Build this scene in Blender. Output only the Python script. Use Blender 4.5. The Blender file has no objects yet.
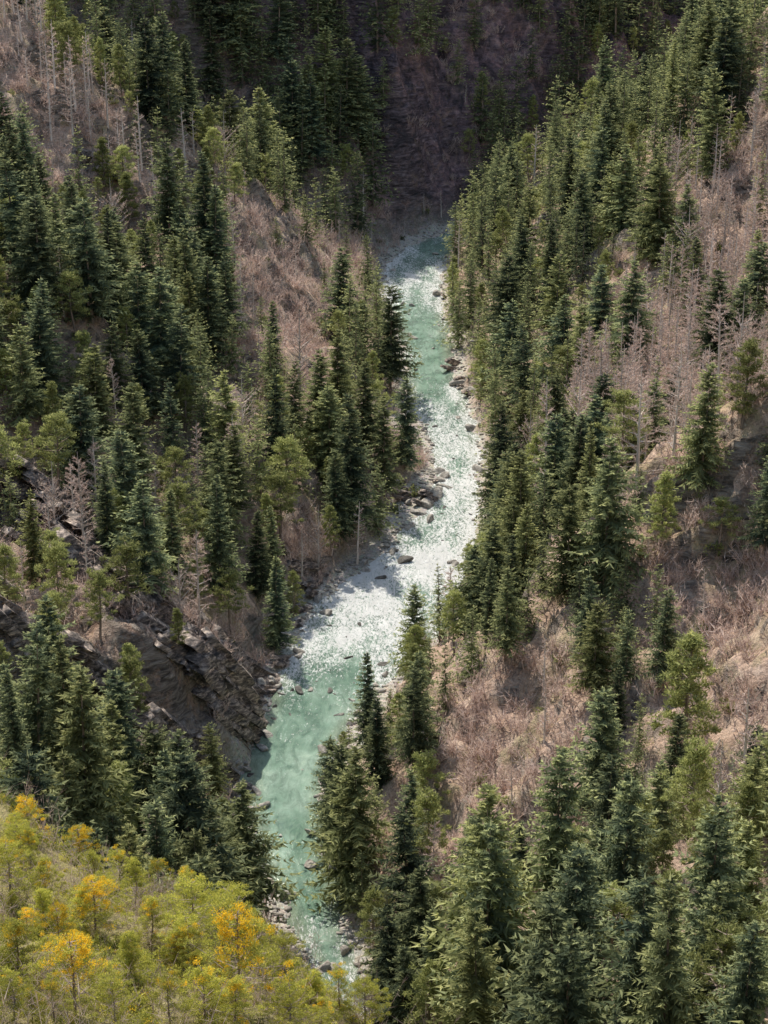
import bpy, math, numpy as np
from mathutils import Vector
rng=np.random.default_rng(7)
scene=bpy.context.scene
col=scene.collection
# ---------------------------------------------------------------- camera
H=160.0; P=math.radians(23); F=512/math.tan(math.radians(15))
cp,sp=math.cos(P),math.sin(P)
def project(x,y,z):
    zz=z-H
    f=y*cp-zz*sp; u=y*sp+zz*cp
    f=np.maximum(f,1e-3)
    return 384+F*x/f, 512-F*u/f, f
def ground(u,v,z=0.0):
    dx=(u-384)/F; dy=-(v-512)/F
    t=(H-z)/(sp-dy*cp)
    return t*dx, t*(cp+dy*sp)
cam=bpy.data.cameras.new("camera"); camo=bpy.data.objects.new("camera",cam); col.objects.link(camo)
cam.sensor_fit='VERTICAL'; cam.sensor_height=24; cam.lens=12/math.tan(math.radians(15)); cam.clip_end=5000; cam.clip_start=.5
camo.location=(0,0,H); camo.rotation_euler=(math.radians(90-23),0,0)
scene.camera=camo
# ---------------------------------------------------------------- noise
tab=rng.random((256,256))
def vn(x,y,s=0):
    x=np.asarray(x,float)+s*17.3+1000; y=np.asarray(y,float)+s*9.7+1000
    xi=np.floor(x).astype(int); yi=np.floor(y).astype(int)
    fx=x-xi; fy=y-yi; fx=fx*fx*(3-2*fx); fy=fy*fy*(3-2*fy)
    a=tab[xi%256,yi%256]; b=tab[(xi+1)%256,yi%256]; c=tab[xi%256,(yi+1)%256]; d=tab[(xi+1)%256,(yi+1)%256]
    return (a*(1-fx)+b*fx)*(1-fy)+(c*(1-fx)+d*fx)*fy-.5
def fbm(x,y,o=4,s=0):
    r=0;a=1
    for i in range(o):
        r=r+a*vn(x*2**i,y*2**i,s+i*3); a*=.5
    return r
def sst(a,b,x):
    t=np.clip((x-a)/(b-a),0,1); return t*t*(3-2*t)
# ---------------------------------------------------------------- river line
edges=[(985,326,368),(940,300,346),(900,282,336),(860,264,328),(820,253,322),(780,244,324),(740,256,337),(700,270,365),(670,284,395),(640,294,420),(610,318,445),(580,358,460),(550,392,468),(520,416,476),(490,440,478),(460,436,478),(430,424,474),(400,411,466),(380,406,456),(350,405,450),(320,398,444),(290,384,440),(262,388,442)]
pts=[(-60,-300,7),(-40,0,7),(-22,130,5),(-7,185,3.2)]
for v,l,r in edges:
    x0,y0=ground(l,v); x1,y1=ground(r,v)
    pts.append(((x0+x1)/2,(y0+y1)/2,(x1-x0)/2))
pts+=[(17,597,7),(32,612,7),(58,628,8),(105,655,8),(170,700,8),(240,800,8),(300,1000,8),(360,1400,8)]
pts=np.array(pts)
seg=np.hypot(*np.diff(pts[:,:2],axis=0).T); s0=np.concatenate([[0],np.cumsum(seg)])
ss=np.concatenate([np.arange(0,s0[4],30),np.arange(s0[4],s0[-5],5.0),np.arange(s0[-5],s0[-1],30)])
RL=np.stack([np.interp(ss,s0,pts[:,k]) for k in range(3)],1)
for _ in range(2):
    RL[1:-1]=(RL[:-2]+2*RL[1:-1]+RL[2:])/4
RS=np.concatenate([[0],np.cumsum(np.hypot(*np.diff(RL[:,:2],axis=0).T))])
def river(x,y):
    best=np.full(x.shape,1e9); sg=np.zeros(x.shape); w=np.zeros(x.shape); al=np.zeros(x.shape)
    for i in range(len(RL)-1):
        ax,ay,aw=RL[i]; bx,by,bw=RL[i+1]
        ex,ey=bx-ax,by-ay; L2=ex*ex+ey*ey
        t=np.clip(((x-ax)*ex+(y-ay)*ey)/L2,0,1)
        d=np.hypot(x-ax-t*ex,y-ay-t*ey)
        m=d<best
        best=np.where(m,d,best); cr=ex*(y-ay)-ey*(x-ax)
        sg=np.where(m,np.sign(cr),sg); w=np.where(m,aw+t*(bw-aw),w); al=np.where(m,RS[i]+t*math.sqrt(L2),al)
    return best-w,sg,al     # sg>0 : left side
def terrain(x,y):
    dd,sg,al=river(x,y)
    left=sg>0
    far=sst(560,625,y+.3*x)*left
    g=np.where(left,.76,.86)+.22*vn(al/55,dd*0+3.3,1)
    g=g+far*.75
    bw=np.where(left,2.6+11*np.clip(vn(al/22,dd*0+2.,5)+.2,0,1),1.6+8*np.clip(vn(al/22,dd*0+9.,5)+.15,0,1))
    dd2=dd+2.6*fbm(x/5,y/5,3,8)
    zb=np.where(dd2<bw,.14*dd2,.14*bw+g*(dd2-bw)+2.4*sst(0,3,dd2-bw))
    z=np.where(dd2<0,-1.6*np.minimum(1,-dd2/2.5),zb)
    amp=sst(2,22,dd)
    rid=1-2*np.abs(fbm(x/20,y/26,3,4))
    z=z+amp*(9*fbm(x/48,y/48,3,2)+6.0*(rid-.6)+2.4*(1-3*np.abs(fbm(x/6,y/6,3,6))))
    z=z+sst(8,60,dd)*9*np.sin(al/24+2.0*vn(x/40,y/40,9)+np.where(left,0,1.4))
    z=z+far*amp*14*(1-2.6*np.abs(fbm((x+.6*y)/17,(y-.6*x)/45,3,26)))+far*amp*3.0*fbm(x/4,y/4,3,27)
    # rock spur dropping to the far bend
    t=-(x-10)*.55+(y-607)*.835; n=(x-10)*.835+(y-607)*.55+3*fbm(x/9,y/9,3,51)
    sp_=np.exp(-(n/7.5)**2)*sst(-3,9,t)*(1-sst(40,90,t))*left*sst(0,3,dd)
    z=z+sp_*(15+6*fbm(x/5,y/5,3,52))
    z=np.where(z>190,190+(z-190)*.55,z)
    nx=(x+26)*.8-(y-277)*.6; a=-(x+26)*.6-(y-277)*.8
    nx=nx+3.5*fbm(x/7,y/7,4,12)
    win=sst(-14,-2,a)*(1-sst(46,66,a))
    st=(1-sst(-2.0,2.0,nx))*np.exp(-np.clip(-nx,0,200)/38)
    st2=(1-sst(-1.0,1.0,nx-7))*np.exp(-np.clip(-nx+7,0,200)/38)
    z=z+(9*st+6*st2)*win*sst(-.5,3,dd)
    bed=(x*.5+y*.35+z*1.1)/2.6+1.2*fbm(x/9,y/9,3,44); fr=bed-np.floor(bed)
    cliff=win*np.exp(-((nx-3)/8.0)**2)*sst(0,2,dd)
    z=z+cliff*1.7*(sst(.55,.95,fr)-fr)
    oc=sst(.25,.37,fbm(x/22,y/22,3,21))*amp*np.where(left,.6,.2)
    z=z+oc*2.8
    e=(x+26)*.658+(y-113)*.753+2.5*fbm(x/9,y/9,3,14)
    zf=np.where(e<0,89.6+np.minimum(-.55*e,34),89.6-1.5*e)-.16*np.maximum(0,x+11)-.9*np.maximum(0,x-9)+1.6*fbm(x/7,y/7,3,15)
    near=sst(-1,3,zf-z)
    z=np.maximum(z,zf)
    bank=(1-sst(.6,1.6,dd2/np.maximum(bw,.1)))*(1-near)
    return z,dd,sg,al,np.clip(cliff+.9*oc+1.3*sp_,0,1),bank,near
def axis(lo,a,b,hi,fine,coarse):
    return np.concatenate([np.arange(lo,a,coarse),np.arange(a,b,fine),np.arange(b,hi+coarse,coarse)])
gx=axis(-520,-125,145,560,1.1,9); gy=axis(-200,55,740,1500,1.1,10)
X,Y=np.meshgrid(gx,gy)
Z,DD,SG,AL,RK,BK,NR=terrain(X,Y)
def hz(x,y):
    x=np.asarray(x,float); y=np.asarray(y,float)
    i=np.clip(np.searchsorted(gx,x)-1,0,len(gx)-2); j=np.clip(np.searchsorted(gy,y)-1,0,len(gy)-2)
    fx=(x-gx[i])/(gx[i+1]-gx[i]); fy=(y-gy[j])/(gy[j+1]-gy[j])
    return (Z[j,i]*(1-fx)+Z[j,i+1]*fx)*(1-fy)+(Z[j+1,i]*(1-fx)+Z[j+1,i+1]*fx)*fy
def cast(u,v):
    dx=(u-384)/F; dy=-(v-512)/F
    t=np.arange(60,1300,.5)
    x=t*dx; y=t*(cp+dy*sp); z=H+t*(-sp+dy*cp)
    k=np.argmax(z<hz(x,y))
    return x[k],y[k],hz(x[k],y[k])
# ---------------------------------------------------------------- materials
def newmat(name):
    m=bpy.data.materials.new(name); m.use_nodes=True; nt=m.node_tree; nt.nodes.clear()
    return m,nt
def N(nt,t,**k):
    n=nt.nodes.new(t)
    for a,b in k.items(): setattr(n,a,b)
    return n
def ramp(nt,fac,stops):
    r=N(nt,'ShaderNodeValToRGB'); e=r.color_ramp.elements
    e[0].position,e[0].color=stops[0][0],(*stops[0][1],1)
    e[1].position,e[1].color=stops[-1][0],(*stops[-1][1],1)
    for p,c in stops[1:-1]:
        q=e.new(p); q.color=(*c,1)
    nt.links.new(fac,r.inputs[0]); return r.outputs[0]
def noise(nt,scale,detail=4,rough=.6,vec=None,dist=0):
    n=N(nt,'ShaderNodeTexNoise'); n.inputs['Scale'].default_value=scale; n.inputs['Detail'].default_value=detail
    n.inputs['Roughness'].default_value=rough; n.inputs['Distortion'].default_value=dist
    if vec is not None: nt.links.new(vec,n.inputs['Vector'])
    return n.outputs[0]
def mix(nt,fac,a,b,mode='MIX'):
    m=N(nt,'ShaderNodeMix',data_type='RGBA',blend_type=mode)
    for s,v in ((m.inputs[0],fac),(m.inputs[6],a),(m.inputs[7],b)):
        if isinstance(v,bpy.types.NodeSocket): nt.links.new(v,s)
        elif isinstance(v,(int,float)): s.default_value=v
        else: s.default_value=(*v,1)
    return m.outputs[2]
def math_(nt,op,a,b=None,clamp=False):
    m=N(nt,'ShaderNodeMath',operation=op); m.use_clamp=clamp
    for s,v in zip(m.inputs,(a,b)):
        if v is None: continue
        if isinstance(v,bpy.types.NodeSocket): nt.links.new(v,s)
        else: s.default_value=v
    return m.outputs[0]
def attr(nt,name):
    a=N(nt,'ShaderNodeAttribute'); a.attribute_name=name; return a.outputs['Fac']
def leafmat(name,stops,trans=.3,rndamt=.35,olive=None):
    m,nt=newmat(name)
    t=attr(nt,'tint'); oi=N(nt,'ShaderNodeObjectInfo')
    c=ramp(nt,t,stops)
    if olive:
        pw=math_(nt,'MULTIPLY',math_(nt,'POWER',oi.outputs['Random'],2.2),.9)
        g=N(nt,'ShaderNodeNewGeometry')
        pn=math_(nt,'MULTIPLY',ramp(nt,noise(nt,.11,2,.5,g.outputs['Position']),[(.5,(0,0,0)),(.66,(1,1,1))]),.45)
        c=mix(nt,math_(nt,'MAXIMUM',pw,pn),c,ramp(nt,t,olive))
    rr=math_(nt,'FRACT',math_(nt,'MULTIPLY',oi.outputs['Random'],7.31))
    v=math_(nt,'ADD',math_(nt,'MULTIPLY',rr,rndamt*2),1-rndamt)
    hs=N(nt,'ShaderNodeHueSaturation'); nt.links.new(c,hs.inputs['Color']); nt.links.new(v,hs.inputs['Value'])
    d=N(nt,'ShaderNodeBsdfDiffuse'); tr=N(nt,'ShaderNodeBsdfTranslucent'); mx=N(nt,'ShaderNodeMixShader')
    mx.inputs[0].default_value=trans
    nt.links.new(hs.outputs[0],d.inputs[0]); nt.links.new(hs.outputs[0],tr.inputs[0])
    nt.links.new(d.outputs[0],mx.inputs[1]); nt.links.new(tr.outputs[0],mx.inputs[2])
    o=N(nt,'ShaderNodeOutputMaterial'); nt.links.new(mx.outputs[0],o.inputs[0]); return m
OL=[(0,(.12,.13,.065)),(.5,(.33,.35,.145)),(1,(.72,.70,.32))]
M_spruce=leafmat("spruce_needles",[(0,(.045,.07,.066)),(.5,(.135,.175,.11)),(1,(.52,.56,.29))],.48,.38,OL)  # pale needle tips, brightened further to paint rim light into the crowns
M_pine=leafmat("pine_needles",[(0,(.10,.115,.055)),(.5,(.30,.33,.125)),(1,(.70,.69,.29))],.46)
M_shrub=leafmat("shrub_leaves",[(0,(.11,.125,.035)),(.45,(.39,.41,.09)),(.8,(.76,.70,.16)),(.88,(.90,.60,.05)),(1,(.98,.68,.05))],.46,.28)
M_bark=leafmat("bark",[(0,(.16,.13,.11)),(1,(.36,.29,.24))],0,.2)
M_twig=leafmat("bare_twigs",[(0,(.38,.285,.25)),(.5,(.60,.465,.41)),(1,(.86,.71,.63))],.35,.2)
M_grey=leafmat("pale_bark",[(0,(.46,.41,.37)),(1,(.80,.73,.67))],0,.2)
# terrain material
M_gr,nt=newmat("forest_floor")
geo=N(nt,'ShaderNodeNewGeometry'); pos=geo.outputs['Position']
n1=noise(nt,.05,5,.6,pos); n2=noise(nt,.45,6,.7,pos); n3=noise(nt,2.2,5,.75,pos)
c=ramp(nt,n1,[(.3,(.42,.26,.19)),(.45,(.62,.45,.35)),(.55,(.51,.345,.26)),(.7,(.38,.33,.20))])
c2=ramp(nt,n2,[(.3,(.21,.14,.105)),(.5,(.55,.40,.31)),(.68,(.80,.66,.55))])
c=mix(nt,.5,c,c2)
c3=ramp(nt,n3,[(.3,(.26,.25,.24)),(.5,(.95,.95,.95)),(.72,(1.35,1.3,1.25))])
c=mix(nt,.9,c,c3,'MULTIPLY')
grass=math_(nt,'MULTIPLY',ramp(nt,noise(nt,.12,4,.7,pos),[(.5,(0,0,0)),(.62,(1,1,1))]),.5)
c=mix(nt,grass,c,(.35,.33,.16))
c=mix(nt,math_(nt,'MULTIPLY',attr(nt,'near'),.75),c,(.30,.28,.09))
mp=N(nt,'ShaderNodeMapping'); nt.links.new(pos,mp.inputs[0]); mp.inputs['Rotation'].default_value=(.5,.6,.4); mp.inputs['Scale'].default_value=(.25,.25,1.3)
nr=noise(nt,1.0,7,.7,mp.outputs[0],.6)
rc=ramp(nt,nr,[(.33,(.06,.05,.046)),(.45,(.20,.165,.14)),(.57,(.44,.37,.31)),(.7,(.70,.60,.50))])
sepn=N(nt,'ShaderNodeSeparateXYZ'); nt.links.new(geo.outputs['True Normal'],sepn.inputs[0])
steep=N(nt,'ShaderNodeMapRange'); nt.links.new(sepn.outputs[2],steep.inputs[0])
for i,v in zip((1,2,3,4),(.58,.42,0,1)): steep.inputs[i].default_value=v
rm=math_(nt,'ADD',attr(nt,'rock'),math_(nt,'MULTIPLY',steep.outputs[0],math_(nt,'SUBTRACT',1.0,math_(nt,'MULTIPLY',attr(nt,'farwall'),.3))),True)
rm=math_(nt,'MULTIPLY',rm,ramp(nt,noise(nt,.35,5,.7,pos),[(.36,(0,0,0)),(.5,(1,1,1))]))
c=mix(nt,rm,c,rc)
fw_haze=ramp(nt,noise(nt,.10,6,.7,pos,1.5),[(.38,(.28,.28,.40)),(.5,(.62,.54,.72)),(.64,(1.0,.86,.98))])  # blue-violet haze and dark shade painted into the far wall colour
c=mix(nt,attr(nt,'farwall'),c,mix(nt,1.0,c,fw_haze,'MULTIPLY'))
vo=N(nt,'ShaderNodeTexVoronoi'); vo.inputs['Scale'].default_value=1.3; nt.links.new(pos,vo.inputs['Vector'])
gv=mix(nt,.15,ramp(nt,n3,[(.3,(.24,.215,.185)),(.55,(.60,.55,.47)),(.75,(.85,.80,.70))]),vo.outputs['Color'],'SOFT_LIGHT')
c=mix(nt,attr(nt,'bank'),c,gv)
b=N(nt,'ShaderNodeBump'); b.inputs['Strength'].default_value=.85; b.inputs['Distance'].default_value=.7
hh=math_(nt,'ADD',math_(nt,'MULTIPLY',n2,1.4),math_(nt,'ADD',math_(nt,'MULTIPLY',n3,.7),math_(nt,'MULTIPLY',math_(nt,'MULTIPLY',nr,rm),3.0)))
nt.links.new(hh,b.inputs['Height'])
pb=N(nt,'ShaderNodeBsdfPrincipled'); pb.inputs['Roughness'].default_value=.92; pb.inputs['Specular IOR Level'].default_value=.2
nt.links.new(c,pb.inputs['Base Color']); nt.links.new(b.outputs[0],pb.inputs['Normal'])
o=N(nt,'ShaderNodeOutputMaterial'); nt.links.new(pb.outputs[0],o.inputs[0])
def rockmat(name,stops,sc,rot=(.5,.6,.4)):
    m,nt=newmat(name)
    tc=N(nt,'ShaderNodeNewGeometry'); mp=N(nt,'ShaderNodeMapping'); nt.links.new(tc.outputs['Position'],mp.inputs[0]); mp.inputs['Rotation'].default_value=rot; mp.inputs['Scale'].default_value=sc
    n=noise(nt,1.1,7,.7,mp.outputs[0],.4)
    c=ramp(nt,n,stops)
    pb=N(nt,'ShaderNodeBsdfPrincipled'); pb.inputs['Roughness'].default_value=.85
    b=N(nt,'ShaderNodeBump'); b.inputs['Distance'].default_value=.5; nt.links.new(n,b.inputs['Height']); nt.links.new(b.outputs[0],pb.inputs['Normal'])
    nt.links.new(c,pb.inputs['Base Color']); o=N(nt,'ShaderNodeOutputMaterial'); nt.links.new(pb.outputs[0],o.inputs[0]); return m
M_rock=rockmat("river_rock",[(.3,(.12,.11,.10)),(.5,(.38,.345,.30)),(.72,(.70,.64,.56))],(1,1,1))
M_wet=rockmat("wet_dark_rock",[(.3,(.05,.045,.04)),(.5,(.13,.12,.105)),(.72,(.26,.24,.21))],(1,1,1))
M_ledge=rockmat("layered_rock",[(.40,(.055,.046,.043)),(.52,(.23,.185,.16)),(.66,(.74,.60,.49))],(.6,.6,1.6))
# water
M_wat,nt=newmat("river_water")
g=N(nt,'ShaderNodeNewGeometry'); pos=g.outputs['Position']
mp=N(nt,'ShaderNodeMapping'); nt.links.new(pos,mp.inputs[0]); mp.inputs['Scale'].default_value=(1,.42,1); mp.inputs['Rotation'].default_value=(0,0,.15)
w1=noise(nt,.6,8,.8,mp.outputs[0],1.6); w2=noise(nt,.10,4,.6,pos); w3=noise(nt,2.4,5,.8,mp.outputs[0],.8); w4=noise(nt,.45,5,.65,mp.outputs[0],1.5)
c=ramp(nt,w2,[(.33,(.11,.205,.145)),(.5,(.18,.295,.22)),(.68,(.30,.42,.33))])
c=mix(nt,math_(nt,'MULTIPLY',attr(nt,'edge'),.6),c,(.25,.27,.18))
c=mix(nt,.7,c,ramp(nt,w4,[(.35,(.45,.52,.50)),(.5,(1,1,1)),(.65,(1.4,1.33,1.33))]),'MULTIPLY')
rp=attr(nt,'rapid_glint')
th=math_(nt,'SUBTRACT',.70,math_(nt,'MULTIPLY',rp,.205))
foam_glint=math_(nt,'MULTIPLY',math_(nt,'SUBTRACT',math_(nt,'ADD',math_(nt,'MULTIPLY',w1,.42),math_(nt,'MULTIPLY',w3,.58)),th),13.0,True)
c=mix(nt,foam_glint,c,(.96,.96,.94))  # white covers rapids foam and also sun glint painted into the water colour
pb=N(nt,'ShaderNodeBsdfPrincipled'); pb.inputs['IOR'].default_value=1.33; pb.inputs['Specular IOR Level'].default_value=1.0
nt.links.new(c,pb.inputs['Base Color'])
nt.links.new(math_(nt,'ADD',math_(nt,'MULTIPLY',foam_glint,.15),.12),pb.inputs['Roughness'])
b=N(nt,'ShaderNodeBump'); b.inputs['Strength'].default_value=1
nt.links.new(math_(nt,'ADD',math_(nt,'MULTIPLY',rp,.42),.14),b.inputs['Distance'])
nt.links.new(math_(nt,'ADD',w1,math_(nt,'MULTIPLY',w3,.4)),b.inputs['Height']); nt.links.new(b.outputs[0],pb.inputs['Normal'])
o=N(nt,'ShaderNodeOutputMaterial'); nt.links.new(pb.outputs[0],o.inputs[0])
# ---------------------------------------------------------------- mesh helper
def mk(name,V,Fc,mats,midx=None,fattr=None,vattr=None,smooth=False):
    V=np.asarray(V,np.float32); Fc=np.asarray(Fc,np.int32); k=Fc.shape[1]
    me=bpy.data.meshes.new(name); me.vertices.add(len(V)); me.vertices.foreach_set('co',V.ravel())
    me.loops.add(Fc.size); me.loops.foreach_set('vertex_index',Fc.ravel())
    me.polygons.add(len(Fc)); me.polygons.foreach_set('loop_start',np.arange(0,Fc.size,k,dtype=np.int32))
    for m in mats: me.materials.append(m)
    if midx is not None: me.polygons.foreach_set('material_index',np.asarray(midx,np.int32))
    if smooth: me.polygons.foreach_set('use_smooth',np.ones(len(Fc),bool))
    for kk,a in (fattr or {}).items():
        at=me.attributes.new(kk,'FLOAT','FACE'); at.data.foreach_set('value',np.asarray(a,np.float32))
    for kk,a in (vattr or {}).items():
        at=me.attributes.new(kk,'FLOAT','POINT'); at.data.foreach_set('value',np.asarray(a,np.float32).ravel())
    me.update(calc_edges=True); return me
def grid_faces(nr,nc):
    i=np.arange(nr*nc).reshape(nr,nc)
    return np.stack([i[:-1,:-1],i[:-1,1:],i[1:,1:],i[1:,:-1]],-1).reshape(-1,4)
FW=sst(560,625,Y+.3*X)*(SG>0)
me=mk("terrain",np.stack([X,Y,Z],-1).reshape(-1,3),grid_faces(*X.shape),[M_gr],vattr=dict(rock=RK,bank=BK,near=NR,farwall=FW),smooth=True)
ob=bpy.data.objects.new("terrain",me); col.objects.link(ob); ob["kind"]="structure"; ob["label"]="steep brown forested gorge slopes with rock outcrops"
# river mesh
sd=np.arange(RS[3],RS[-3],1.5); cx=np.interp(sd,RS,RL[:,0]); cy=np.interp(sd,RS,RL[:,1]); cw=np.interp(sd,RS,RL[:,2])+4
tx=np.gradient(cx,sd); ty=np.gradient(cy,sd); ll=np.hypot(tx,ty); tx/=ll; ty/=ll
q=np.linspace(-1,1,25)
WX=cx[:,None]+q*(cw*ty)[:,None]; WY=cy[:,None]-q*(cw*tx)[:,None]; 
_,wv,_=project(WX,WY,WX*0)
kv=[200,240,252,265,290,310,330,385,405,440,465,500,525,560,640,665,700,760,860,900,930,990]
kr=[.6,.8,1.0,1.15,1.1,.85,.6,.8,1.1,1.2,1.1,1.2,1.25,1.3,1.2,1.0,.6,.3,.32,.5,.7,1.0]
RAP_GLINT=np.interp(wv+22*fbm(WX/6,WY/30,2,35),kv,kr)+.6*fbm(WX/5,WY/15,3,31)  # strength of foam and painted glint along the river
wdd,_,_=river(WX,WY)
EDG=sst(-3.5,0,wdd)
RAP_GLINT=RAP_GLINT+.12*EDG
WZ=.14*RAP_GLINT*fbm(WX/1.8,WY/2.5,2,33)
me=mk("river",np.stack([WX,WY,WZ],-1).reshape(-1,3),grid_faces(*WX.shape),[M_wat],vattr=dict(rapid_glint=RAP_GLINT,edge=EDG),smooth=True)
ob=bpy.data.objects.new("river_water",me); col.objects.link(ob); ob["kind"]="structure"; ob["label"]="milky turquoise mountain river with white rapids and painted sun glint"
# ---------------------------------------------------------------- plant parts
def nrm(a): return a/np.maximum(np.linalg.norm(a,axis=-1,keepdims=True),1e-6)
def frond(Pb,Q,W,r):
    d=Q-Pb; s=nrm(np.cross(d,r.normal(size=d.shape)))*np.asarray(W).reshape(-1,1)
    return np.stack([Pb+s,Pb-s,Q],1)
def tube(pts,rad,n=5):
    pts=np.asarray(pts,float); out=[]
    rings=[]
    for p,rr in zip(pts,rad):
        a=np.arange(n)/n*2*math.pi
        rings.append(np.stack([p[0]+rr*np.cos(a),p[1]+rr*np.sin(a),np.full(n,p[2])],1))
    for A,B in zip(rings[:-1],rings[1:]):
        for i in range(n):
            j=(i+1)%n; out.append([A[i],A[j],B[j]]); out.append([A[i],B[j],B[i]])
    return np.array(out)
def spruce(seed,Ht,R,nw,nb,ns,shape=.8,base=.08,gap=0.):
    r=np.random.default_rng(seed); T=[];C=[]
    lean=r.normal(0,.018,2); dz=Ht/nw
    lop=r.random()*6.28; lopa=.3*r.random()
    for i in range(nw):
        zz0=base+(1-base)*((i+r.random()*.6)/nw)**.92
        full=(1-(zz0-base)/(1-base)); wl=.85+.3*r.random()
        for b in range(max(4,int(nb*(.5+.5*full)))):
            if r.random()<gap: continue
            zz=min(.985,zz0+r.normal(0,.5)*dz/Ht); z=zz*Ht
            a=r.random()*6.283
            L=wl*(R*full**shape*(.55+.65*r.random())*(1+lopa*math.cos(a-lop))+.25)*(0.55+.45*min(1,(zz-base)/.07+.4))
            o=np.array([math.cos(a),math.sin(a),0]); sd_=np.array([-o[1],o[0],0])
            up=-.12+.6*zz+r.normal(0,.1); dr=.32
            s=np.linspace(.12,1,ns)+r.normal(0,.02,ns)
            Pp=o*(s*L)[:,None]; Pp[:,2]=z+up*s*L-dr*s*s*L+dr*.5*s**4*L
            Pp[:,0]+=lean[0]*z; Pp[:,1]+=lean[1]*z
            tan=nrm(np.stack([o[0]+0*s,o[1]+0*s,up-2*dr*s+dr*2*s**3],1))
            fl=L*.25*(1.25-.75*s)*(.75+.5*r.random(ns))+.32
            for sg in (-1,1):
                dirn=nrm(tan*.7+sg*sd_*.75+np.array([0,0,-.15])+r.normal(0,.22,(ns,3)))
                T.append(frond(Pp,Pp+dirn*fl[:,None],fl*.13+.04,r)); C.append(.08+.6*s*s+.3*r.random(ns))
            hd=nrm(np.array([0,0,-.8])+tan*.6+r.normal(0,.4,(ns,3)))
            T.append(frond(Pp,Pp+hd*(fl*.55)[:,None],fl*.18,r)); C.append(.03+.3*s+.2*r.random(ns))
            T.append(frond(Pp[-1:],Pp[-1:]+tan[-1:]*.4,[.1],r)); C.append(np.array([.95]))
    top=np.array([[lean[0]*Ht,lean[1]*Ht,Ht*.985]]); T.append(frond(top,top+[[0,0,.9]],[.12],r)); C.append(np.array([.8]))
    crown=(np.concatenate(T),np.clip(np.concatenate(C),0,1))
    k=np.linspace(0,1,6); tp=np.stack([lean[0]*k*Ht,lean[1]*k*Ht,k*Ht*.98-.8*(k==0)],1)
    tr=tube(tp,.30*(1-k*.95)*Ht/22,6)
    nn=14; a=r.random(nn)*6.283; zb=Ht*(.02+base*1.1*r.random(nn)); Pq=np.stack([0*a,0*a,zb],1); Lq=.6+1.2*r.random(nn)
    tr=np.concatenate([tr,frond(Pq,Pq+np.stack([np.cos(a)*Lq,np.sin(a)*Lq,-.2*Lq],1),[.04]*nn,r)])
    return crown,(tr,r.random(len(tr)))
def pine(seed,Ht,R,ncl,per,orange=0,low=.35,sz=.5,tuft=1.0,cone=False):
    r=np.random.default_rng(seed); T=[];C=[];B=[]
    k=np.linspace(0,1,7); bend=r.normal(0,.035,2)
    tp=np.stack([bend[0]*Ht*np.sin(k*3),bend[1]*Ht*np.sin(k*2.5),k*Ht*.93-.6*(k==0)],1)
    B.append(tube(tp,.24*(1-k*.85)*Ht/14,6))
    for i in range(ncl):
        zz=low+(1-low)*((i+.5*r.random())/ncl)**.85; a=i*2.4+r.normal(0,.5)
        f=(zz-low)/(1-low); prof=(1-f)**.7*min(1,.5+3*f) if cone else math.sin(min(1,.25+f*.95)*math.pi*.93)**.7 if f<.99 else .15
        L=R*prof*(.3+.85*r.random())+.1
        b0=np.array([np.interp(zz*.9,k,tp[:,0]),np.interp(zz*.9,k,tp[:,1]),zz*Ht*.93-.25*L])
        e=b0+np.array([math.cos(a)*L,math.sin(a)*L,.30*L+.1*r.normal()])
        B.append(tube([b0,(b0+e)/2+[0,0,-.06*L],e],[.07*Ht/14+.02,.05*Ht/14,.02],4))
        org=r.random()<orange*(.1+1.6*f)
        for c0,rad,m in ((e,(.13*R+.18)*tuft*r.uniform(.7,1.3),per),((b0*.35+e*.65)+r.normal(0,.15*R,3)*[1,1,.5],(.12*R+.15)*tuft,per//2)):
            n=m; dd=nrm(r.normal(size=(n,3)))*(r.random(n)**.45)[:,None]*rad*np.array([1.2,1.2,.6])
            Pc=c0+dd; dirn=nrm(dd+np.array([0,0,.35])+r.normal(0,.35,(n,3))); fl=sz*(.6+.7*r.random(n))
            T.append(frond(Pc-dirn*fl[:,None]*.4,Pc+dirn*fl[:,None]*.6,fl*.17,r))
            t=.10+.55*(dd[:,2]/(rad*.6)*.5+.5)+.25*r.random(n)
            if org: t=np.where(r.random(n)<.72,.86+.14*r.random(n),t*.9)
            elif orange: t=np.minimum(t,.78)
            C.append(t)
    br=np.concatenate(B)
    return (np.concatenate(T),np.clip(np.concatenate(C),0,1)),(br,r.random(len(br)))
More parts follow.
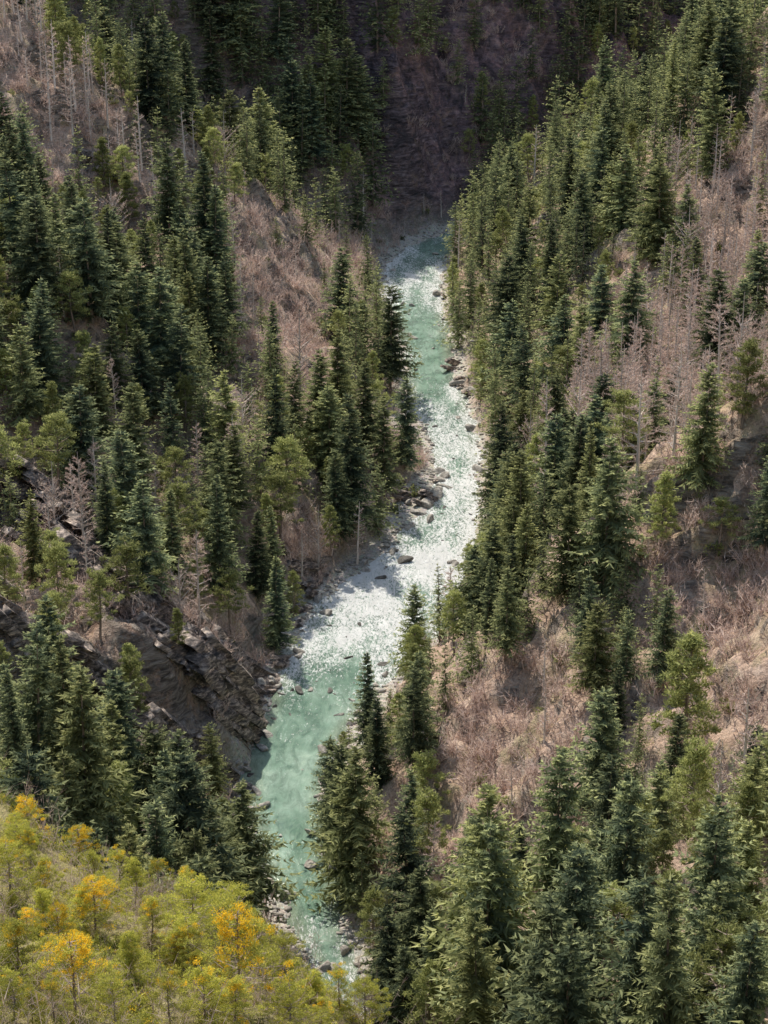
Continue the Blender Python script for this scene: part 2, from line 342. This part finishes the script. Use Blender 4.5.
def bare(seed,Ht,R,nb,nt_,kind='larch',w=.05,tr=.22):
    r=np.random.default_rng(seed); B=[];T=[]
    k=np.linspace(0,1,6); bend=r.normal(0,.02,2)
    tp=np.stack([bend[0]*Ht*k,bend[1]*Ht*k,k*Ht-.5*(k==0)],1)
    B.append(tube(tp,tr*(1-k*.85)*Ht/16,5))
    for i in range(nb):
        zz=.12+.85*(i+r.random())/nb; a=r.random()*6.283
        if kind=='larch': L=R*(1.05-zz)**.75*(.6+.5*r.random())+.3; el=.05+.5*zz
        else: L=R*(math.sin(zz*3.0)**.6)*(.6+.5*r.random())+.3; el=.7+.5*r.random()
        b0=np.array([bend[0]*Ht*zz,bend[1]*Ht*zz,zz*Ht*(.95 if kind=='larch' else .75)]); e=b0+np.array([math.cos(a)*L,math.sin(a)*L,el*L])
        B.append(frond(np.array([b0]),np.array([e]),[.08],r)); B.append(frond(np.array([b0]),np.array([e]),[.08],r))
        s=r.random(nt_)**.7; Pp=b0+(e-b0)*s[:,None]
        dn=nrm(nrm(e-b0)*.6+r.normal(0,.55,(nt_,3))+[0,0,.2]); fl=(.35+.3*R*.4*r.random(nt_))
        T.append(frond(Pp,Pp+dn*fl[:,None],np.full(nt_,w),r))
    t=np.concatenate(T); b=np.concatenate(B)
    return (t,r.random(len(t))),(b,r.random(len(b)))
def shrub_bare(seed,R,n1=12,n2=9,w=.03):
    r=np.random.default_rng(seed); a=r.random(n1)*6.283; t=r.random(n1)*1.2
    D=nrm(np.stack([np.cos(a)*t,np.sin(a)*t,np.ones(n1)],1)); L=R*(.7+.5*r.random(n1)); P0=r.normal(0,.25*R,(n1,3))*[1,1,0]
    E=P0+D*L[:,None]; T=[frond(P0,E,[w*1.5]*n1,r)]
    for i in range(n1):
        s=.25+.75*r.random(n2); Pp=P0[i]+(E[i]-P0[i])*s[:,None]; dn=nrm(D[i]+r.normal(0,.6,(n2,3))); fl=R*(.2+.3*r.random(n2))
        T.append(frond(Pp,Pp+dn*fl[:,None],[w]*n2,r))
    t=np.concatenate(T); return t,r.random(len(t))
def shrub_leaf(seed,R,n,orange=0,sz=.26):
    r=np.random.default_rng(seed); cl=nrm(r.normal(size=(9,3)))*(r.random((9,1))*.9)*R*np.array([1,1,.6]); cl[:,2]=np.abs(cl[:,2])+.25*R
    ci=r.integers(0,9,n); dd=nrm(r.normal(size=(n,3)))*(r.random((n,1))**.4)*R*.36
    Pc=cl[ci]+dd; dn=nrm(dd+[0,0,.3*R]+r.normal(0,.3*R,(n,3))); fl=sz*(.6+.8*r.random(n))
    T=frond(Pc-dn*fl[:,None]*.4,Pc+dn*fl[:,None]*.6,fl*.26,r)
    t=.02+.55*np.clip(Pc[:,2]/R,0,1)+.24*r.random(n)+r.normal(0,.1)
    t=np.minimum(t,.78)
    if orange: 
        oc=r.random(9)<orange; t=np.where(oc[ci]&(r.random(n)<.75),.85+.15*r.random(n),t)
    return T,np.clip(t,0,1)
def soup_mesh(name,parts):
    V=np.concatenate([p[0] for p in parts]).reshape(-1,3); Fc=np.arange(len(V)).reshape(-1,3)
    mi=np.concatenate([np.full(len(p[0]),i) for i,p in enumerate(parts)])
    return mk(name,V,Fc,[p[2] for p in parts],mi,dict(tint=np.concatenate([p[1] for p in parts])))
SPH=[spruce(100+i,24,[5.6,4.1,6.4,5.2,3.8,6.0,5.2,6.8,4.5,6.0][i],[36,34,38,32,36,34,30,36,28,32][i],11,7,[.70,.82,.58,.72,.8,.6,.55,.72,.62,.55][i],[.05,.08,.04,.14,.06,.1,.16,.04,.2,.08][i],[0,0,0,.15,.05,.1,.25,0,.3,.1][i]) for i in range(10)]
SPL=[spruce(200+i,24,[6.0,4.6,6.8,5.3][i],19,9,4,[.7,.82,.58,.68][i],.06,[0,.05,0,.12][i]) for i in range(4)]
PIH=[pine(300+i,14,[3.4,4.0,3.0,3.6,3.2,3.8][i],[60,50,64,44,52,60][i],58,0,[.3,.4,.2,.45,.25,.15][i],.42,.95,cone=i in (2,4,5)) for i in range(6)]
PIL=[pine(350+i,14,3.6,28,28,0,.3,.65,1.2,cone=i==1) for i in range(3)]
PIY=[pine(370+i,7,[2.8,3.0,2.8,2.9,2.4][i],[62,54,56,52,58][i],100,[.18,0,.58,.06,0][i],[.14,.3,.24,.2,.1][i],.17,.68,cone=i in (0,4)) for i in range(5)]
BAH=[bare(400+i,17,[2.8,3.2,2.6,3.6][i],56,20,['larch','larch','larch','x'][i],.045,.25) for i in range(4)]
def heads(lst,mc,mt,nm):
    out=[]
    for i,(c,t) in enumerate(lst):
        out.append((soup_mesh(nm+"_crown",[(c[0],c[1],mc)]),soup_mesh(nm+"_trunk",[(t[0],t[1],mt)]),soup_mesh(nm,[(c[0],c[1],mc),(t[0],t[1],mt)])))
    return out
mSP=heads(SPH,M_spruce,M_bark,"spruce"); mPI=heads(PIH,M_pine,M_bark,"pine"); mPY=heads(PIY,M_shrub,M_bark,"young_pine"); mBA=heads(BAH,M_twig,M_grey,"bare_tree")
# ---------------------------------------------------------------- placement
rows="""BPPPSSSSsbsSSSSS
bPPPPSSSsbbSSSSS
bBPPPSSSbbSSSSSS
SbBPPSSSbbSSSSSB
SSPPPbsSbSSSSSBB
SSPSSbbb.SSSSSBB
SSSSPbbs.SSSSBBB
PSPSSbbS.SSSSBBB
PPSPSSbS.SSSBBBB
PPPSSPSSbSSSBBBP
PPPSPSPS.SSSSSSP
bPPPSPPS.SSSSPSb
PbPPPPS..SSSSbbb
PPbPPSS..SSssSbb
PPPPPS..SSbbSSbb
SPPPS..SSbbbsSbb
SSSSS.SSSbbbSSbb
YSSSS.SSPbbbbSPS
YYSSS.SSPbbbsSPS
YYYYS.sSPsssSPSS
YYYYYYbbPSsSSPSS
YYYYYYYSPSPSSSPS""".split("\n")
def cell(u,v):
    j=int(np.clip(u//48,0,15)); i=int(np.clip(v//48,0,21)); return rows[i][j]
# natural clearings where the slope is open (centre and radii measured on the photo)
EE=np.array(edges)[::-1]
opens=[(515,735,82,88,.93),(735,640,45,90,.9),(700,560,50,45,.8),(655,320,48,90,.72),(745,150,30,70,.7),(290,285,72,64,.82),(245,370,32,50,.5),(85,140,42,42,.75),(40,520,36,34,.6),(205,665,68,58,.8),(115,600,58,34,.7),(408,165,44,70,.9),(430,460,22,50,.9),(300,560,34,50,.6),(230,20,30,40,.6),(490,40,60,60,.45),(640,830,30,30,.6),(450,860,30,40,.5),(320,640,30,45,.85),(690,640,60,60,.6),(560,860,40,40,.5),(255,740,20,50,.85),(150,215,30,30,.3),(120,500,34,28,.3)]
def covers(u,v,h):
    for f in (.15,.4,.65,.9):
        vv=v-h*f
        if 262<vv<985:
            l=np.interp(vv,EE[:,0],EE[:,1]); r=np.interp(vv,EE[:,0],EE[:,2])
            if l+3<u<r-5 : return .95
            if r-5<=u<r+6+.12*h and u-.18*h<r-12: return .9
        for (a,b_,ra,rb,p) in opens:
            if ((u-a)/ra)**2+((vv-b_)/rb)**2<1: return p
    return 0
trees=[]
occ={}
def ok(x,y,rad):
    ci,cj=int(x//8),int(y//8)
    for a in (-1,0,1):
        for b_ in (-1,0,1):
            for (px,py,pr) in occ.get((ci+a,cj+b_),()):
                if (px-x)**2+(py-y)**2<((rad+pr)*.5)**2: return False
    occ.setdefault((ci,cj),[]).append((x,y,rad)); return True
hand=[(490,1000,215,'S'),(600,815,125,'S'),(685,778,145,'P'),(545,1020,130,'S'),(352,895,145,'S'),(333,832,92,'S'),(412,862,92,'S'),(640,1010,130,'S'),(705,1020,140,'S'),(765,560,100,'S'),(505,662,90,'S'),(625,695,80,'S'),
(245,905,120,'S'),(178,892,140,'S'),(123,842,160,'S'),(75,808,110,'S'),(22,800,120,'S'),(390,392,95,'S'),(352,525,120,'S'),(174,592,95,'S'),(208,525,75,'S'),(275,650,90,'S'),(232,640,70,'P'),(100,640,70,'P'),
(20,250,110,'S'),(115,300,80,'S'),(190,320,90,'S'),(180,430,110,'S'),(100,450,95,'S'),(45,380,90,'S'),(325,290,28,'S'),(277,250,30,'S'),(600,560,90,'S'),(498,530,115,'S'),(575,520,95,'S'),(700,490,110,'S'),(470,685,75,'S'),(445,710,70,'S'),(655,640,70,'S'),(585,660,80,'S'),(740,380,90,'S'),
(545,520,130,'B'),(300,410,90,'B'),(388,745,55,'S'),(375,965,80,'P'),(425,820,70,'P'),(640,880,90,'P'),(700,900,100,'P'),(740,930,110,'S'),(600,930,110,'S'),(520,900,80,'S'),(570,905,80,'P'),(385,500,95,'S'),(330,490,95,'S'),(365,450,80,'S'),(215,300,100,'S'),(60,300,90,'S'),(145,420,80,'S'),(250,440,70,'S'),(405,470,85,'S'),(345,400,60,'S'),(130,700,60,'P'),(55,590,60,'P'),(180,660,45,'P'),(382,1030,75,'S'),(400,1000,90,'S'),(430,1015,110,'S')]
for u,v,hp,k in hand:
    x,y,z=cast(u,v); _,_,f=project(x,y,z); ht=hp*f/F/.86
    if y<150: continue
    ht=min(ht,34); ok(x,y,5 if k=='S' else 4); trees.append((x,y,float(z),k,float(ht)))
NT=32000
cx_=rng.uniform(-120,140,NT); cy_=rng.uniform(95,740,NT); cz=hz(cx_,cy_)
t_,dd_,sg_,al_,rk_,bk_,nr_=terrain(cx_,cy_)
U,Vv,Fd=project(cx_,cy_,cz); dens=fbm(cx_/14,cy_/14,2,40)
for i in range(NT):
    u,v=U[i],Vv[i]
    if u<-60 or u>830 or v<-70 or v>1260 or dd_[i]<2.0: continue
    if nr_[i]>.5 and cy_[i]<165: continue
    c=cell(u+rng.normal(0,8),v+rng.normal(0,8)); q=rng.random()
    if c=='Y': c='S'
    if c=='.': c='b'
    if cy_[i]>500 and sg_[i]<0 and u<600: c='S'
    if rk_[i]>.45 and rng.random()<.8: continue
    if dd_[i]<4 and q<.5: continue
    x,y=cx_[i],cy_[i]; fa=sst(400,600,y)
    if c=='S':
        k='S' if q<.78 else ('P' if q<.95 else 'B'); r=4.8+2.4*max(0,dens[i])
        if dens[i]>.38 and q>.25: continue
    elif c=='s':
        if q>.4: continue
        k='S'; r=7
    elif c=='P':
        k='P' if q<.58 else ('S' if q<.84 else 'B'); r=4.8+2.5*max(0,dens[i])
        if dens[i]>.32 : continue
    elif c=='B':
        k='B' if q<.88 else 'S'; r=3.3
    else:
        if q>.14: continue
        k='B' if q<.10 else ('S' if q<.12 else 'P'); r=6
    if k=='B' and sg_[i]>0 and y>590 and rng.random()<.85: continue
    sc=rng.random()
    ht={'S':9+17*sc**.8+3*fa,'P':8+9*sc,'B':11+9*sc}[k]
    if sg_[i]>0 and y>590 and k=='S': ht+=4
    if c in 'b': ht*=.55
    if c=='s': ht*=.8
    if dd_[i]<9: ht*=.8
    if y<215 and k=='S': ht*=1.15
    pc=covers(u,v,ht*F/Fd[i]*.9)
    if pc and rng.random()<(pc if k!='B' else pc*.4): continue
    if not ok(x,y,r): continue
    trees.append((x,y,float(cz[i]),k,float(ht)))
print("TREES",len(trees),{k:sum(1 for t in trees if t[3]==k) for k in 'SPB'})
def vis(t):
    u,v,f=project(t[0],t[1],t[2]); h=t[4]*F/f
    inside=(-20<u<790) and (v>-5) and (v-h<1024)
    return h if inside else 0
info={'S':("spruce_tree","spruce tree",24,mSP,"spruces on the gorge slopes"),'P':("pine_tree","pine tree",14,mPI,"pines on the gorge slopes"),'B':("bare_tree","bare tree",17,mBA,"leafless trees on the gorge slopes"),'Y':("young_pine_tree","pine tree",7,mPY,"yellow-green pines on the sunny slope")}
def place(k,x,y,z,ht,parts,idx,label):
    nm,cat,bh,ms,grp=info[k]; var=ms[idx%len(ms)]; s=ht/bh; rz=rng.random()*6.283; sw=s*rng.uniform(.82,1.2)
    if parts:
        e=bpy.data.objects.new(nm,None); e.empty_display_size=.5
        e.location=(x,y,z-.2); e.rotation_euler=(0,0,rz); e.scale=(sw,sw,s); col.objects.link(e)
        for pn,m in (("crown",var[0]),("trunk",var[1])):
            o=bpy.data.objects.new(pn,m); o.parent=e; col.objects.link(o)
    else:
        e=bpy.data.objects.new(nm,var[2]); e.location=(x,y,z-.2); e.rotation_euler=(0,0,rz); e.scale=(sw,sw,s); col.objects.link(e)
    e["label"]=label; e["category"]=cat; e["group"]=grp
def lab(k,t,d):
    tall=t[4]>21
    if k=='S':
        if d<12: return "dark green spruce standing beside the turquoise river"
        return "tall dark green spruce on the steep forested slope" if tall else "small dark green spruce on the steep forested slope"
    if k=='P': return "olive green pine with open crown on brown slope" if d>12 else "olive green pine growing near the river bank"
    return "leafless pinkish grey tree with fine twigs on slope"
lim={'S':(300,110),'P':(240,90),'B':(150,60)}
rest=[]
for k in 'SPB':
    L=sorted([t for t in trees if t[3]==k],key=lambda t:-vis(t))
    dl,_,_=river(np.array([t[0] for t in L]),np.array([t[1] for t in L]))
    nI,nP=lim[k]
    for i,t in enumerate(L):
        if i<nI and vis(t)>0: place(k,t[0],t[1],t[2],t[4],i<nP,int(rng.integers(0,60)),lab(k,t,dl[i]))
        else: rest.append(t)
def join(name,src,items,bh,mats,label,cat):
    Ts=[[] for _ in mats]; ts=[[] for _ in mats]
    for (x,y,z,_,ht) in items:
        v=src[int(rng.integers(0,len(src)))]; s=ht/bh; a=rng.random()*6.283; R=np.array([[math.cos(a),math.sin(a),0],[-math.sin(a),math.cos(a),0],[0,0,1]])
        br=rng.normal(0,.15)
        for m in range(len(mats)):
            T,t=v[m]; Ts[m].append(((T.reshape(-1,3)*s)@R+[x,y,z-.2]).reshape(-1,3,3).astype(np.float32)); ts[m].append(np.clip(t+br,0,1) if name!="slope_shrubs" else np.where(t>.8,t,np.clip(t+br,0,.8)))
    me=soup_mesh(name,[(np.concatenate(Ts[m]),np.concatenate(ts[m]),mats[m]) for m in range(len(mats))])
    o=bpy.data.objects.new(name,me); col.objects.link(o); o["kind"]="stuff"; o["label"]=label; o["category"]=cat
    print(name,len(items),len(me.polygons))
for k,src,bh,mats,nm,lb,ct in (('S',SPL,24,[M_spruce,M_bark],"distant_spruce_forest","dense dark green spruce forest covering gorge slopes","forest"),
    ('P',PIL,14,[M_pine,M_bark],"distant_pine_forest","open olive green pine wood on steep slopes","forest"),
    ('B',[bare(450+i,17,2.7,34,10,'larch',.07,.32) for i in range(3)],17,[M_twig,M_grey],"distant_bare_woodland","leafless pinkish woodland on steep slopes","forest")):
    it=[t for t in rest if t[3]==k]
    if it: join(nm,src,it,bh,mats,lb,ct)
NB=22000
bx=rng.uniform(-115,135,NB); by=rng.uniform(105,720,NB); bz=hz(bx,by); _,bd,bsg,_,brk,_,bnr=terrain(bx,by); bu,bv,bf=project(bx,by,bz)
items=[];green=[]
dn=fbm(bx/10,by/10,2,50)
for i in range(NB):
    if bu[i]<-30 or bu[i]>800 or bv[i]<-30 or bv[i]>1100 or bd[i]<3.2 or (bnr[i]>.5 and by[i]<165) or (brk[i]>.5 and rng.random()<.8): continue
    if bsg[i]>0 and by[i]>600 and rng.random()<.6: continue
    c=cell(bu[i],bv[i]); q=rng.random()
    if any(((bu[i]-a)/ra)**2+((bv[i]-b_)/rb)**2<1 for (a,b_,ra,rb,p) in opens): c='b'
    pr={'S':.10,'s':.5,'P':.25,'B':.3,'b':1,'Y':.2,'.':.5}[c]
    if q>pr*(1 if dn[i]<.3 else .55): continue
    h=rng.uniform(1.4,3.6)
    (green if rng.random()<(.05 if c in 'bB' else .25) else items).append((bx[i],by[i],bz[i],'b',h))
SB=[(shrub_bare(500+i,2.5,14,9,.05),) for i in range(6)]
join("bare_brush",SB,items,2.5,[M_twig],"leafless pinkish brown brush covering the slopes","brush")
SG=[(shrub_leaf(520+i,2.0,110,0,.5),) for i in range(4)]
join("green_undergrowth",SG,green,2.6,[M_pine],"low olive green undergrowth between the trees","undergrowth")
NS=7500
sx=rng.uniform(-45,14,NS); sy=rng.uniform(55,135,NS); sz_=hz(sx,sy); *_,snr=terrain(sx,sy); su,sv,sf=project(sx,sy,sz_)
it=[];ib=[]; sn=fbm(sx/6,sy/6,2,61)
for i in range(NS):
    if snr[i]<.5 or su[i]<-50 or su[i]>520 or sv[i]>1120: continue
    q=rng.random()
    if q<.56: it.append((sx[i],sy[i],sz_[i],'y',rng.uniform(.4,1.3)+max(0,sn[i])*1.5))
    elif q<.68: ib.append((sx[i],sy[i],sz_[i],'y',rng.uniform(1.0,2.8)))
SY=[(shrub_leaf(600+i,1.3,460,[0,0,0,.14,0,0,.28][i],.14),) for i in range(7)]
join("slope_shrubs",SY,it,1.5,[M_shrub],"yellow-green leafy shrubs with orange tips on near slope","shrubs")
join("slope_bare_brush",[(shrub_bare(640+i,1.8,12,9,.010),) for i in range(4)],ib,1.8,[M_twig],"pale leafless brush between the shrubs","brush")
ypl=[(240,1012,112,2),(75,1015,85,2),(195,950,75,1),(95,935,60,2),(50,905,50,0),(10,900,60,1),(120,885,40,3),(285,985,55,1),(160,900,45,3),(30,840,45,2),(130,985,60,4),(15,985,70,0),(205,1030,70,3),(80,870,45,2),(255,960,45,3),(150,945,50,0),(60,960,60,2),(20,870,50,1),(340,1012,50,3),(365,1030,55,1),(415,1030,55,1),(312,1015,50,4),(390,1035,50,3)]
for k in range(50):
    u=rng.uniform(0,330); vmin=805+u*.5; ypl.append((u,rng.uniform(vmin,1040),rng.uniform(28,64),int(rng.choice([0,1,3,4,1,4,2,3]))))
for i,(u,v,hp,vi) in enumerate(ypl):
    x,y,z=cast(u,v); _,_,f=project(x,y,z)
    if y>150: continue
    place('Y',x,y,float(z),hp*f/F/.84,True,vi,"lime green pine on the sunny shrubby slope" if vi in (1,4) else "yellow-green pine with golden-tipped clumps on sunny slope")
# ---------------------------------------------------------------- boulders and ledges
import bmesh
def rockv(seed,sub=3,dim=(1.2,.9,.65),rough=.10,lo=.45):
    r=np.random.default_rng(seed); bm=bmesh.new(); bmesh.ops.create_icosphere(bm,subdivisions=sub,radius=1)
    V=np.array([v.co[:] for v in bm.verts]); Fc=np.array([[v.index for v in f.verts] for f in bm.faces]); bm.free()
    for _ in range(11):
        n=nrm(r.normal(size=3)); h=r.uniform(lo,.8); d=V@n; V=V-np.outer(np.maximum(0,d-h),n)*.97
    V=V*(1+rough*fbm(V[:,0]*2+seed,V[:,1]*2+V[:,2]*3,3,seed%7)[:,None])*np.array(dim); return V,Fc
def slab(seed,layers=4):
    r=np.random.default_rng(seed); Vs=[];Fs=[];n0=0
    for l in range(layers):
        L0,L1=-r.uniform(1.0,2.4),r.uniform(1.0,2.4); W0=-.9+.28*l+r.uniform(-.1,.1); W1=W0+r.uniform(.8,1.5); z0=l*.22-.4; T=r.uniform(.14,.26)
        n=8; xs=np.sort(np.concatenate([[L0,L1],r.uniform(L0,L1,n-2)])); 
        a=np.stack([xs,W0+r.uniform(-.2,.2,n)],1); b=np.stack([xs[::-1],W1+r.uniform(-.25,.25,n)],1); ring=np.concatenate([a,b]); m=len(ring)
        top=np.concatenate([ring*.96,(z0+T+r.uniform(-.04,.04,m))[:,None]],1); bot=np.concatenate([ring,np.full((m,1),z0-.25)],1)
        V=np.concatenate([bot,top,[[ring[:,0].mean(),ring[:,1].mean(),z0+T]]])
        Fc=[]
        for i in range(m):
            j=(i+1)%m; Fc+= [[i,j,m+j],[i,m+j,m+i],[m+i,m+j,2*m]]
        Vs.append(V); Fs.append(np.array(Fc)+n0); n0+=len(V)
    return np.concatenate(Vs),np.concatenate(Fs)
RV=[rockv(700+i,3,(1.2,.9,.65),.14,.32) for i in range(6)]; RM=[mk("boulder",v,f,[M_rock]) for v,f in RV]; RW=[mk("wet_boulder",v,f,[M_wet]) for v,f in RV]
bl=[(402,562,2.2),(384,664,1.2),(298,690,1.3),(322,752,1.2),(330,690,.9),(262,690,2.0),(268,735,1.8),(285,640,1.5),(437,495,2.6),(425,505,2.2),(380,578,1.0),(430,520,1.6),(245,770,1.5),(322,850,1.4),(345,950,1.4),(438,295,2.0),(458,385,2.0),(470,430,1.8),(392,270,1.6),(400,330,1.2),(478,470,1.8),(420,640,1.5),(372,705,1.5),(352,700,.8),(318,600,1.6),(365,570,1.6),(300,655,1.0),(310,690,.7),(338,715,.8),(292,655,.9),(365,690,1.1),(358,712,1.3),(350,725,1.0),(378,690,1.2),(345,740,1.1),(385,675,1.0)]
nfix=len(bl)
for i in range(180):
    j=rng.integers(0,len(edges)); v,l,r_=edges[j]; v+=rng.uniform(-18,18); 
    bl.append((( l if rng.random()<.6 else r_)+rng.normal(0,9),v,.35+1.4*rng.random()**2.2))
for i in range(70):
    v=rng.choice([rng.uniform(505,720),rng.uniform(400,460),rng.uniform(255,300)],p=[.75,.15,.1])
    l=np.interp(v,EE[:,0],EE[:,1]); r_=np.interp(v,EE[:,0],EE[:,2]); bl.append((rng.uniform(l,r_),v,.25+.6*rng.random()**2))
for i,(u,v,s) in enumerate(bl):
    x,y=ground(u,v); z=max(float(hz(x,y)),-.25); wet=(i>=nfix+180) or i in (0,1,2,4,10)
    o=bpy.data.objects.new("boulder",(RW if wet else RM)[i%6]); o.location=(x,y,z+.12*s); o.scale=(s*rng.uniform(.8,1.3),s,s*rng.uniform(.7,1.2)); o.rotation_euler=(rng.normal(0,.3),rng.normal(0,.3),rng.random()*6.28); col.objects.link(o)
    o["label"]="wet dark rock standing in the river current" if wet else ("large grey boulder washed by the river" if s>1.4 else "small grey rock at the river edge"); o["category"]="boulder"; o["group"]="boulders along the river"
LV=[slab(800+i,[3,4,3,4,3,3][i]) for i in range(6)]; LM=[mk("ledge",v,f,[M_ledge]) for v,f in LV]
lines=[([(15,480),(60,520),(105,555),(150,590),(190,622),(230,660),(258,695),(262,740)],40,3.5,.06),([(40,535),(105,585),(160,632),(210,680),(240,730)],30,3.3,.0),([(0,600),(60,650),(120,690),(170,735),(215,770)],18,3.0,.0),([(400,500),(425,492),(445,500)],8,1.8,.05),([(455,375),(465,400),(452,300)],8,1.5,.05),([(300,560),(320,590),(300,620)],10,1.7,.05),([(90,160),(130,190),(60,120)],6,2.0,.0),([(275,690),(285,660),(262,760),(250,790)],14,1.8,0)]
for li,(ln,n,s0_,up_) in enumerate(lines):
    ln=np.array(ln,float); k=np.linspace(0,len(ln)-1,n)
    for kk in k:
        u=np.interp(kk,range(len(ln)),ln[:,0])+rng.normal(0,5); v=np.interp(kk,range(len(ln)),ln[:,1])+rng.normal(0,8)
        x,y,z=cast(u,v); s=s0_*rng.uniform(.35,1.15)
        o=bpy.data.objects.new("rock_ledge",LM[int(rng.integers(0,6))]); o.location=(x,y,z+up_*s); o.scale=(s*1.35,s*.75,s*rng.uniform(.7,1.1))
        o.rotation_euler=(rng.normal(.12,.22),rng.normal(.78 if li<3 else .4,.10),math.radians(50)+rng.normal(0,.18)); col.objects.link(o)
        o["label"]="long slanting layered bedrock slab on the steep slope"; o["category"]="rock"; o["group"]="rock ledges on the gorge slopes"
RVs=[rockv(750+i,1) for i in range(4)]
Vs=[];Fs=[];n0=0
ns=20000; i0=rng.integers(0,len(sd),ns); sgn=np.where(rng.random(ns)<.6,-1,1); off=np.interp(sd[i0],RS,RL[:,2])+rng.normal(1.4,2.4,ns)
px=cx[i0]+sgn*off*ty[i0]; py=cy[i0]-sgn*off*tx[i0]; pz=hz(px,py)
for k in range(ns):
    if pz[k]<-.6 or pz[k]>2.5: continue
    v,f=RVs[k%4]; s=.12+.65*rng.random()**2.5; a=rng.random()*6.28; R=np.array([[math.cos(a),math.sin(a),0],[-math.sin(a),math.cos(a),0],[0,0,1]])
    Vs.append((v*s)@R+[px[k],py[k],pz[k]+.1]); Fs.append(f+n0); n0+=len(v)
me=mk("river_stones",np.concatenate(Vs),np.concatenate(Fs),[M_rock]); o=bpy.data.objects.new("river_stones",me); col.objects.link(o); o["kind"]="stuff"; o["label"]="pale grey stones lining the river banks"; o["category"]="stones"
# ---------------------------------------------------------------- light
el=math.radians(52); az=math.radians(-22)
S=Vector((math.sin(az)*math.cos(el),math.cos(az)*math.cos(el),math.sin(el)))
sun=bpy.data.lights.new("sun",'SUN'); sun.energy=5; sun.angle=math.radians(.5); sun.color=(1,.94,.83)
so=bpy.data.objects.new("sun",sun); so.rotation_euler=S.to_track_quat('Z','Y').to_euler(); so.location=(0,0,400); col.objects.link(so)
w=bpy.data.worlds.new("World"); scene.world=w; w.use_nodes=True; nt=w.node_tree; bg=nt.nodes['Background']
sk=nt.nodes.new('ShaderNodeTexSky'); sk.sky_type='NISHITA'; sk.sun_disc=False; sk.sun_elevation=el; sk.sun_rotation=az; sk.dust_density=1.5; sk.air_density=1.8
nt.links.new(sk.outputs[0],bg.inputs[0]); bg.inputs[1].default_value=.15
scene.view_settings.view_transform='Standard'; scene.view_settings.look='None'; scene.view_settings.exposure=0
